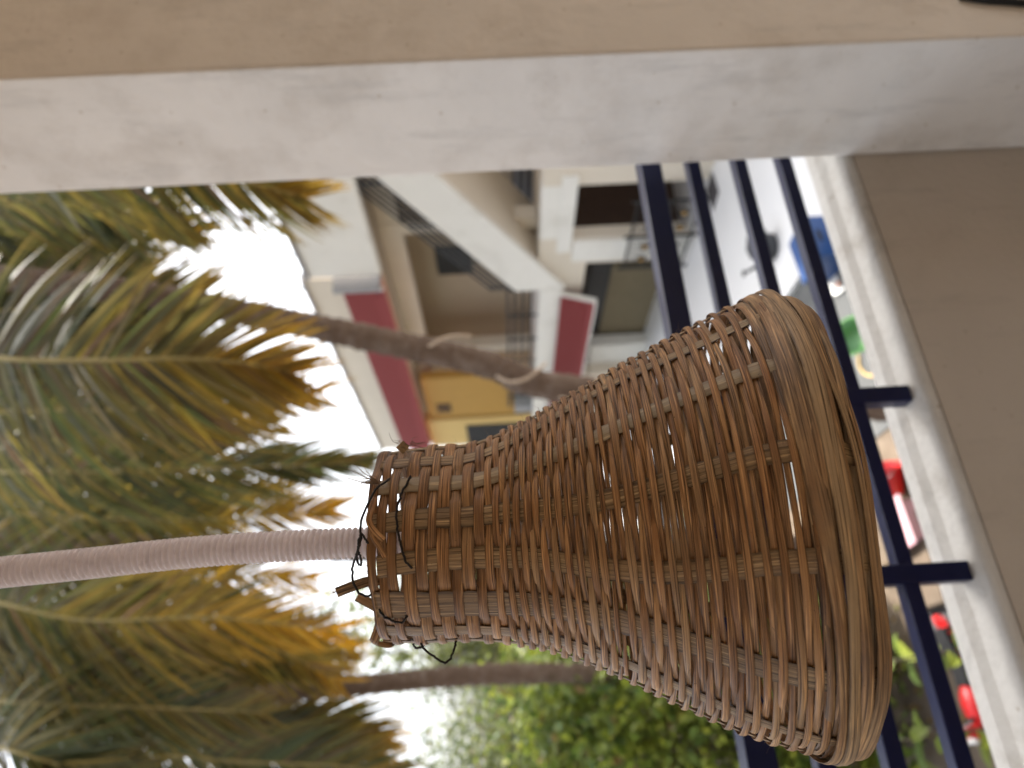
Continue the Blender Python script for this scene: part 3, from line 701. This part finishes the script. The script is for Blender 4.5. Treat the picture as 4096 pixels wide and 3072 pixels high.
# motorcycle (along X, facing -X)
mc = empty('motorcycle', (.05, 6.74, 0), radians(3)); mc.scale = (.72, .80, .72); tag(mc, 'red and black motorcycle parked on the soil at the left, half hidden by the ledge', 'motorcycle')
for x, nm in ((-.62, 'front'), (.62, 'rear')):
    ty = MB().lathe([(.235, -.045), (.285, -.04), (.305, 0), (.285, .04), (.235, .045), (.235, -.045)], (x, 0, .305), 28, axis=1).build('tyre', M['rubber'], mc)
    MB().lathe([(.234, -.03), (.20, -.025), (.20, .025), (.234, .03)], (x, 0, .305), 28, axis=1).build('rim', M['chrome'], ty)
    sp = MB()
    for k in range(6):
        a = k*pi/3; sp.tube([(x, 0, .305), (x+.205*cos(a), 0, .305+.205*sin(a))], .012, 5)
    sp.build('spokes', M['chrome'], ty)
MB().tube(catmull([(.62, 0, .305), (.2, 0, .33), (-.1, 0, .3), (-.28, 0, .62), (-.34, 0, .85)], 16), .028, 8).build('frame', M['black'], mc)
MB().box(-.16, .14, -.12, .12, .22, .50).build('engine', M['chrome'], mc, bevel=.04)
for sy in (-.085, .085): MB().tube([(-.62, sy, .305), (-.36, sy, .95)], .022, 8).build('fork', M['chrome'], mc)
MB().ball((-.08, 0, .74), (.25, .14, .12), 20, 12).build('fuel_tank', M['redp'], mc)
se = MB().prism([(.10, .74), (.30, .73), (.62, .80), (.80, .84), (.80, .90), (.60, .86), (.34, .80), (.12, .81)], 1, -.12, .12).build('seat', M['rubber'], mc, bevel=.03)
tl = MB().prism([(.30, .60), (.60, .68), (.92, .78), (.92, .83), (.60, .76), (.30, .71)], 1, -.10, .10).build('tail_panel', M['redp'], mc, bevel=.02)
for k in range(5): MB().box(.40+k*.09, .44+k*.09, -.106, .106, .64+k*.022, .72+k*.022).build('stripe', M['black'], tl)
MB().box(.86, .96, -.06, .06, .79, .85).build('tail_light', M['redp'], mc, bevel=.01)
MB().prism([(-.48, .82), (-.40, 1.02), (-.30, 1.0), (-.30, .80)], 1, -.13, .13).build('headlamp_cowl', M['redp'], mc, bevel=.03)
for sy in (-.06, .06): MB().ball((-.465, sy, .91), (.04, .05, .055), 14, 8).build('headlamp', M['whitep'], mc)
MB().tube(catmull([(-.26, -.36, 1.04), (-.30, -.22, 1.04), (-.34, 0, 1.0), (-.30, .22, 1.04), (-.26, .36, 1.04)], 16), .014, 8).build('handlebar', M['chrome'], mc)
for sy in (-.36, .36): MB().tube([(-.27, sy*.78, 1.04), (-.25, sy*1.08, 1.04)], .022, 8).build('grip', M['rubber'], mc)
for sy in (-.27, .27):
    mr_ = MB().tube([(-.29, sy, 1.04), (-.31, sy*1.15, 1.18)], .007, 6).build('mirror', M['black'], mc)
    MB().ball((-.31, sy*1.18, 1.21), (.015, .06, .04), 12, 8).build('glass', M['chrome'], mr_)
fm = MB()
for k in range(9):
    a0 = radians(20+k*15); a1 = radians(20+(k+1)*15); R_ = .335
    fm.prism([(-.62-R_*cos(a0), .305+R_*sin(a0)), (-.62-R_*cos(a1), .305+R_*sin(a1)), (-.62-(R_-.015)*cos(a1), .305+(R_-.015)*sin(a1)), (-.62-(R_-.015)*cos(a0), .305+(R_-.015)*sin(a0))], 1, -.07, .07)
fm.build('mudguard', M['chrome'], mc)
MB().tube(catmull([(-.02, -.14, .26), (.2, -.15, .22), (.5, -.16, .27), (.85, -.17, .36)], 10), [.022]*4+[.03, .04, .045, .045, .045, .04], 10).build('exhaust', M['chrome'], mc)

# black iron gate with gold flowers in front of the first doorway
gt = empty('iron_gate', (9.15, 10.9, .12)); tag(gt, 'black wrought iron gate with gold flowers in front of the dark doorway', 'gate')
for y in (0, 1.1, 2.2): MB().box(-.025, .025, y-.025, y+.025, 0, 1.55).build('gate_post', M['black'], gt)
for z in (.15, .75, 1.42): MB().box(-.018, .018, .026, 2.174, z-.02, z+.02).build('gate_rail', M['black'], gt)
for k in range(20):
    y = .12+k*.104
    if abs(y-1.1) < .05: continue
    MB().tube([(0, y, .171), (0, y, 1.40)], .009, 5).build('bar', M['black'], gt)
for z in (.45, 1.08):
    for y in (.35, .8, 1.4, 1.85):
        MB().lathe([(.05, -.02), (.10, -.012), (.11, 0), (.10, .012), (.05, .02)], (-.03, y, z), 12, axis=0).build('ring', M['black'], gt)
        MB().ball((-.045, y, z), (.03, .05, .05), 10, 6).build('flower', M['gold'], gt)

# ================================================================== THE WOVEN LAMPSHADE
DB = .50                                     # distance of its axis from the lens
PAIRS = [((1522, 1803), (1566, 2558)), ((1700, 1778), (1722, 2560)), ((1900, 1758), (1932, 2552)), ((2100, 1668), (2172, 2578)),
         ((2300, 1548), (2422, 2660)), ((2500, 1424), (2662, 2765)), ((2700, 1304), (2900, 2868)), ((2870, 1202), (3090, 2930)),
         ((3005, 1140), (3230, 2958)), ((3100, 1140), (3315, 2948)), ((3170, 1176), (3375, 2912))]
PHI = [.03, .03, .035, .05, .08, .115, .15, .18, .205, .22, .225]
RG = []
for (pr_, pl_), ph in zip(PAIRS, PHI):
    A_ = at(*pr_, DB); B_ = at(*pl_, DB); hv = (A_-B_)*.5; W_ = hv.length
    R_ = W_/math.sqrt(1+(W_/DB)**2)-.0022; a = hv.normalized()
    bdir = -FH*cos(ph)+Vector((0, 0, 1))*sin(ph); bdir = (bdir-a*bdir.dot(a)).normalized()
    RG.append(((A_+B_)*.5, a*R_, bdir*R_))
ORG = RG[5][0].copy()
def cr1(seq, u):
    m = len(seq)-1; k = max(0, min(int(u), m-1)); t = u-k
    b, c = seq[k], seq[k+1]; a = seq[k-1] if k > 0 else b*2-c; d = seq[k+2] if k+2 <= m else c*2-b
    return .5*((2*b)+(c-a)*t+(2*a-5*b+4*c-d)*t*t+(3*b-a-3*c+d)*t*t*t)
RC = [q[0] for q in RG]; RA = [q[1] for q in RG]; RB = [q[2] for q in RG]
NT = 240; TAB = []; acc = 0; prev = None
for i in range(NT+1):
    u = i/NT*(len(RG)-1); c = cr1(RC, u); a = cr1(RA, u); b = cr1(RB, u)
    p = c+b
    if prev is not None: acc += (p-prev).length
    prev = p; TAB.append((acc, c, a, b))
SL = acc
def ring(s):
    if s <= 0: s0 = 0
    lo, hi = 0, NT
    if s >= SL: lo, hi = NT-1, NT
    elif s <= 0: lo, hi = 0, 1
    else:
        while hi-lo > 1:
            mid = (lo+hi)//2
            if TAB[mid][0] <= s: lo = mid
            else: hi = mid
    t = (s-TAB[lo][0])/(TAB[hi][0]-TAB[lo][0])
    return tuple(TAB[lo][j]+(TAB[hi][j]-TAB[lo][j])*t for j in (1, 2, 3))
def surf(s, th):
    c, a, b = ring(s); return c+a*sin(th)+b*cos(th)
def frame(s, th):
    c, a, b = ring(s); p = c+a*sin(th)+b*cos(th)
    dth = (a*cos(th)-b*sin(th)).normalized(); ds = (surf(s+.002, th)-surf(s-.002, th)).normalized()
    n = dth.cross(ds).normalized()
    if n.dot(p-c) < 0: n = -n
    return p, n, dth, ds
def strip(path, thick, name, m, parent, closed=False):
    """path: (pos, normal, width direction, half width, u)"""
    mb = MB(); mb.uv = []; mb.col = []; n = len(path)
    fr_ = (-1, -.45, .45, 1); hgt = (-.18, .5, .5, -.18)
    rnv = random.uniform(0, 5)
    for pos, nn, wd, hw, u in path:
        base = len(mb.v)
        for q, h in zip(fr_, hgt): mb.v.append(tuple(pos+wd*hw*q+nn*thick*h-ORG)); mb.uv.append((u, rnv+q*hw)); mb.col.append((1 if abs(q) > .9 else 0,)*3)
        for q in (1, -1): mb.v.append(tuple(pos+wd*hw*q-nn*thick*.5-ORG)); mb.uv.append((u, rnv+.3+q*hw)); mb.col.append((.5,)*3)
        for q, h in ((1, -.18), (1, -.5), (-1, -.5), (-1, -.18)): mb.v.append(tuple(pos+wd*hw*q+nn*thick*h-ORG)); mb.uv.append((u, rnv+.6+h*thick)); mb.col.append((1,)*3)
    K = 10
    for i in range(n-1):
        a = i*K; b = a+K
        for x, y in ((0, 1), (1, 2), (2, 3), (4, 5), (6, 7), (8, 9)):
            mb.f.append((a+x, a+y, b+y, b+x)); mb.sm.append(True)
    if not closed:
        for e in (0, (n-1)*K): mb.f.append((e, e+1, e+2, e+3, e+4, e+5)); mb.sm.append(False)
    return mb.build(name, m, parent)
BK = empty('basket_lampshade', ORG)
tag(BK, 'flared bell shaped lampshade woven from brown split cane, hanging mouth down from the conduit', 'lampshade')
NS = 16
STK = [k*2*pi/NS for k in range(NS)]
rnd = random.Random(11)
def wave(rn, amp, hs=(1, 2, 3, 5)):
    c = [(h, rn.gauss(0, 1)/h**.6, rn.uniform(0, 2*pi)) for h in hs]
    return lambda th: amp*sum(a*sin(h*th+p) for h, a, p in c)
coh = [wave(rnd, .0010, (1, 2, 3)) for _ in range(6)]
def cohw(s, th):
    u = max(0, min(.9999, s/SL))*(len(coh)-1); k = int(u); t = u-k
    return coh[k](th)*(1-t)+coh[k+1](th)*t
# upright ribs
for k, th0 in enumerate(STK):
    wide = .0062*rnd.uniform(.9, 1.1); m_ = M['stake']
    if k == 15: wide = .0098
    if k == 2: m_ = M['skin']; wide = .0060
    if k in (6, 11): m_ = M['skin']
    wv = rnd.uniform(-.03, .03); path = []
    s0 = rnd.uniform(.001, .0075); s1 = SL-.004
    nseg = 130
    for i in range(nseg+1):
        s = s0+(s1-s0)*i/nseg
        th = th0+wv*sin(3*s/SL*pi)+.02*sin(9*s/SL+k)
        p, n, dth, ds = frame(s, th)
        tw = rnd.uniform(-.01, .01)
        taper = 1-.24*(s/SL) if k == 15 else 1-.08*(s/SL)
        path.append((p+n*.0002, n, (dth+n*tw).normalized(), wide*taper*(1+.05*sin(i*.9+k)), s))
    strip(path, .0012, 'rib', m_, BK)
# weavers
rows = []
s = .0
neck = [(.0068, 0), (.0064, .0), (.0062, .0), (.0088, .0030), (.0076, 0), (.0058, 0), (.0084, 0), (.0072, 0), (.0086, 0), (.0070, 0), (.0056, 0), (.0052, 0)]
for wd, gap in neck:
    s += gap; rows.append((s+wd/2, wd)); s += wd*.97
sr = SL-.031
while s < sr:
    f = (s-.08)/(sr-.08)
    wd = rnd.uniform(.0040, .0049)*(1+.10*f)
    if rnd.random() < .08: wd *= .62
    rows.append((s+wd/2, wd)); s += .0036*(.96+.42*max(0, f)**2.2)*rnd.uniform(.92, 1.08)
NTH = 192
for i, (sc_, wd) in enumerate(rows):
    own = wave(rnd, .00030+.00045*max(0, sc_/SL-.4), (1, 2, 3, 5)); ofs = rnd.uniform(0, 1); ampr = rnd.uniform(.9, 1.2)
    wvw = wave(rnd, .07, (2, 5, 9)); path = []; u = rnd.uniform(0, 9); lastp = None
    small = sc_ < .085
    for j in range(NTH+1):
        th = pi+2*pi*j/NTH
        cs = cos(8*th+(pi if i % 2 else 0))
        shp = math.copysign(abs(cs)**(.75 if small else .95), cs)
        sb = .0013 if small else .0018
        s_ = sc_+cohw(sc_, th)*(.35 if small else 1)+own(th)*(.5 if small else 1)+(0 if small else .0005*cs)
        p, n, dth, ds = frame(s_, th)
        p = p+n*(sb*ampr*shp+(.0004 if cs > 0 else 0))
        if lastp is not None: u += (p-lastp).length
        lastp = p
        tw = .10*sin(th*4+ofs*6)+(.05-.22*cs if not small else 0)
        path.append((p, n, (ds+n*tw).normalized(), wd*.5*(1+wvw(th))*((1-.10*abs(cs)) if small else (.80+.20*abs(cs))), u))
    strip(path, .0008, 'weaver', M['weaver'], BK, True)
# loose bundle of wide strips that makes the rim
for i in range(14):
    inner = i < 5
    sc_ = SL-.034+.008*i if inner else SL-.036+.0335*(i-5)/8
    own = wave(rnd, .0012 if inner else .0021, (1, 2, 3)); rad = wave(rnd, .0006 if inner else .0013, (1, 2, 4)); path = []; u = rnd.uniform(0, 9); lastp = None
    wd = rnd.uniform(.0055, .0070) if inner else (.0048, .0092, .0064, .0084, .0056)[i % 5]
    lay = -.0036 if inner else (.0004, .0036, .0014, (.0048 if i < 12 else .0010), .0024)[i % 5]
    ph = rnd.uniform(0, 2*pi)
    for j in range(NTH+1):
        th = pi+2*pi*j/NTH
        s_ = min(SL-.0005-.0012*(i % 3), sc_+own(th))
        p, n, dth, ds = frame(s_, th)
        p = p+n*(lay+rad(th)+.0009*cos(8*th+i*pi))
        if lastp is not None: u += (p-lastp).length
        lastp = p
        path.append((p, n, (ds+n*.30*sin(th*2+ph)).normalized(), wd*.5*(1+.18*sin(3*th+ph)), u))
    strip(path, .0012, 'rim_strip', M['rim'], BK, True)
# where does a picture point lie on the near side of the shade?
def on_shade(x, y, off):
    best = None; d0 = ray(x, y).normalized()
    for i in range(0, 61):
        s_ = SL*i/60*.35
        for j in range(-44, 45):
            th = j*pi/88; p = surf(s_, th)-CAM; e = (p-d0*p.dot(d0)).length
            if best is None or e < best[0]: best = (e, s_, th)
    e, s_, th = best
    p, n, dth, ds = frame(s_, th); return p+n*off
def wire(pix, r=.00075):
    P = []
    for q in pix: P.append(on_shade(q[0], q[1], q[2]) if q[2] < .1 else at(*q))
    C = catmull(P, 60); rw = random.Random(int(pix[0][0]))
    C = [c+Vector((rw.gauss(0, .0002), rw.gauss(0, .0002), rw.gauss(0, .0002)))-ORG for c in C]
    MB().tube(C, r, 6).build('binding_wire', M['wire'], BK)
wire([(1560, 1925, .001), (1498, 1962, .44), (1470, 2020, .435), (1448, 2075, .435), (1440, 2120, .438), (1446, 2150, .437), (1436, 2185, .436), (1428, 2220, .437), (1418, 2240, .44), (1409, 2275, .442), (1412, 2320, .442), (1430, 2362, .44), (1466, 2386, .438), (1505, 2372, .442), (1512, 2415, .442), (1532, 2445, .0022), (1568, 2470, .0024), (1604, 2476, .0024), (1632, 2452, .002), (1640, 2440, .446)])
wire([(1480, 2180, .44), (1462, 2160, .437), (1446, 2135, .436), (1436, 2160, .436), (1432, 2200, .437), (1444, 2235, .438), (1442, 2262, .439), (1430, 2248, .438), (1424, 2215, .437)], .0007)
wire([(1640, 1905, .45), (1632, 1936, .0018), (1604, 1985, .0024), (1588, 2035, .0026), (1588, 2085, .0026), (1596, 2140, .0026), (1606, 2190, .0026), (1624, 2235, .0024), (1648, 2268, .002), (1658, 2285, .45)])
wire([(1676, 2530, .475), (1682, 2560, .468), (1694, 2592, .465), (1730, 2622, .462), (1762, 2644, .462), (1782, 2650, .462), (1800, 2636, .462), (1816, 2600, .465), (1824, 2562, .472), (1826, 2540, .48)])
wire([(1655, 2545, .48), (1654, 2575, .48), (1664, 2592, .478), (1690, 2586, .476), (1712, 2564, .478), (1730, 2545, .484)])
# broken strips and frayed fibre at the neck
def flat(pix, w0, w1, name='broken_strip', m_='rim', tw=0):
    P = catmull([at(*p) for p in pix], 16); path = []; u = 0
    for i, p in enumerate(P):
        t = (P[min(i+1, 15)]-P[max(i-1, 0)]).normalized(); n = (CAM-p).normalized(); wd = t.cross(n).normalized()
        an = tw*i/15; wd = wd*cos(an)+n*sin(an); n2 = wd.cross(t).normalized()
        if n2.dot(CAM-p) < 0: n2 = -n2
        path.append((p, n2, wd, (w0+(w1-w0)*i/15)*.5, u)); u += .004
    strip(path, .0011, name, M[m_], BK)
flat([(1540, 2320, .46), (1480, 2325, .455), (1420, 2342, .452), (1346, 2370, .45)], .0066, .0062)
flat([(1540, 2455, .47), (1500, 2425, .468), (1428, 2386, .466)], .0066, .0062)
flat([(1530, 2395, .50), (1500, 2360, .50), (1478, 2330, .50)], .006, .005)
flat([(1535, 2425, .468), (1520, 2490, .465), (1500, 2555, .465), (1492, 2570, .467)], .0056, .0062)
flat([(1492, 2565, .467), (1520, 2576, .47), (1560, 2580, .474), (1575, 2560, .48)], .0030, .0040)
flat([(1540, 2480, .48), (1550, 2540, .48), (1540, 2572, .482)], .0040, .0040)
flat([(1535, 2160, .432), (1500, 2125, .431), (1476, 2085, .433), (1484, 2040, .438), (1500, 1990, .445)], .0042, .0040, m_='weaver', tw=.5)
flat([(1540, 2230, .43), (1518, 2190, .43), (1492, 2150, .431), (1478, 2105, .433)], .0036, .0030, m_='weaver', tw=.6)
flat([(1625, 1800, .472), (1610, 1788, .47), (1598, 1776, .47)], .0070, .0066, m_='stake')
fb = MB(); rf = random.Random(21)
def hair(p, d, ln, r, curl=.5):
    P = [p]; d = d.normalized()
    for _ in range(7):
        d = (d+Vector((rf.gauss(0, 1), rf.gauss(0, 1), rf.gauss(0, 1)))*.16*curl).normalized(); P.append(P[-1]+d*ln/7)
    fb.tube([q-ORG for q in P], [r*(1-.7*i/7) for i in range(8)], 4, cap=False)
c0 = at(1510, 1930, .452)
for _ in range(24):
    tgt = at(rf.uniform(1350, 1470), rf.uniform(1850, 1960), rf.uniform(.43, .47)); hair(c0+Vector((rf.gauss(0, .002),)*3), tgt-c0, (tgt-c0).length*rf.uniform(.5, 1.1), rf.uniform(.00018, .0005), .8)
for x, y, dx, dy in ((1640, 1780, 40, -10), (1650, 1775, 60, 20), (1600, 1775, -30, -12), (1470, 2260, -15, 25), (1475, 2290, -20, -10), (1350, 2365, -18, 8), (1350, 2372, -16, -2)):
    for _ in range(4):
        p = at(x+rf.gauss(0, 5), y+rf.gauss(0, 5), .462); q = at(x+dx+rf.gauss(0, 14), y+dy+rf.gauss(0, 14), .462); hair(p, q-p, (q-p).length, .00022, 1.4)
for _ in range(150):
    s_ = rf.uniform(0, SL); th = rf.uniform(-1.75, 1.75); p, n, dth, ds = frame(s_, th)
    hair(p+n*.0012, n*rf.uniform(.4, 1)+dth*rf.gauss(0, 1)+ds*rf.gauss(0, .8), rf.uniform(.003, .010), .00009+.00006*rf.random(), 1.0)
tag(fb.build('fibre', M['rim'], BK), kind='stuff')
# cobweb tuft on the rim
# ------------------------------------------------------------------ conduit
cp = [at(*p, DB) for p in ((1640, 2168), (1560, 2169), (1400, 2173), (1000, 2192), (685, 2217), (370, 2252), (0, 2290))]
dr_ = (cp[-1]-cp[-2]).normalized(); tp_ = cp[-1]
cp += [tp_+dr_*.07, tp_+dr_*.15+Vector((.001, 0, 0)), tp_+dr_*.25+Vector((.003, 0, 0))]
while cp[-1].z < 5.80: cp.append(cp[-1]+Vector((dr_.x*.02, dr_.y*.02, .10)))
cp.append(Vector((cp[-1].x, cp[-1].y, 5.918)))
dense = catmull(cp, 600); arc = [0]
for i in range(1, 600): arc.append(arc[-1]+(dense[i]-dense[i-1]).length)
PITCH_ = .00415; step = PITCH_/6; pts = []; rads = []; k = 0; j = 0
prof = (.01085, .0110, .01085, .0104, .0086, .0087)
while k*step < arc[-1]:
    t_ = k*step
    while j < 598 and arc[j+1] < t_: j += 1
    f = (t_-arc[j])/(arc[j+1]-arc[j]); pts.append(dense[j]+(dense[j+1]-dense[j])*f); rads.append(prof[k % 6]); k += 1
base_ = Vector(cp[0])
co = MB().tube([p-base_ for p in pts], rads, 20).build('corrugated_conduit', M['conduit']); co.location = base_
tag(co, 'pale pink corrugated plastic conduit hanging from the ceiling down into the lampshade', 'conduit')
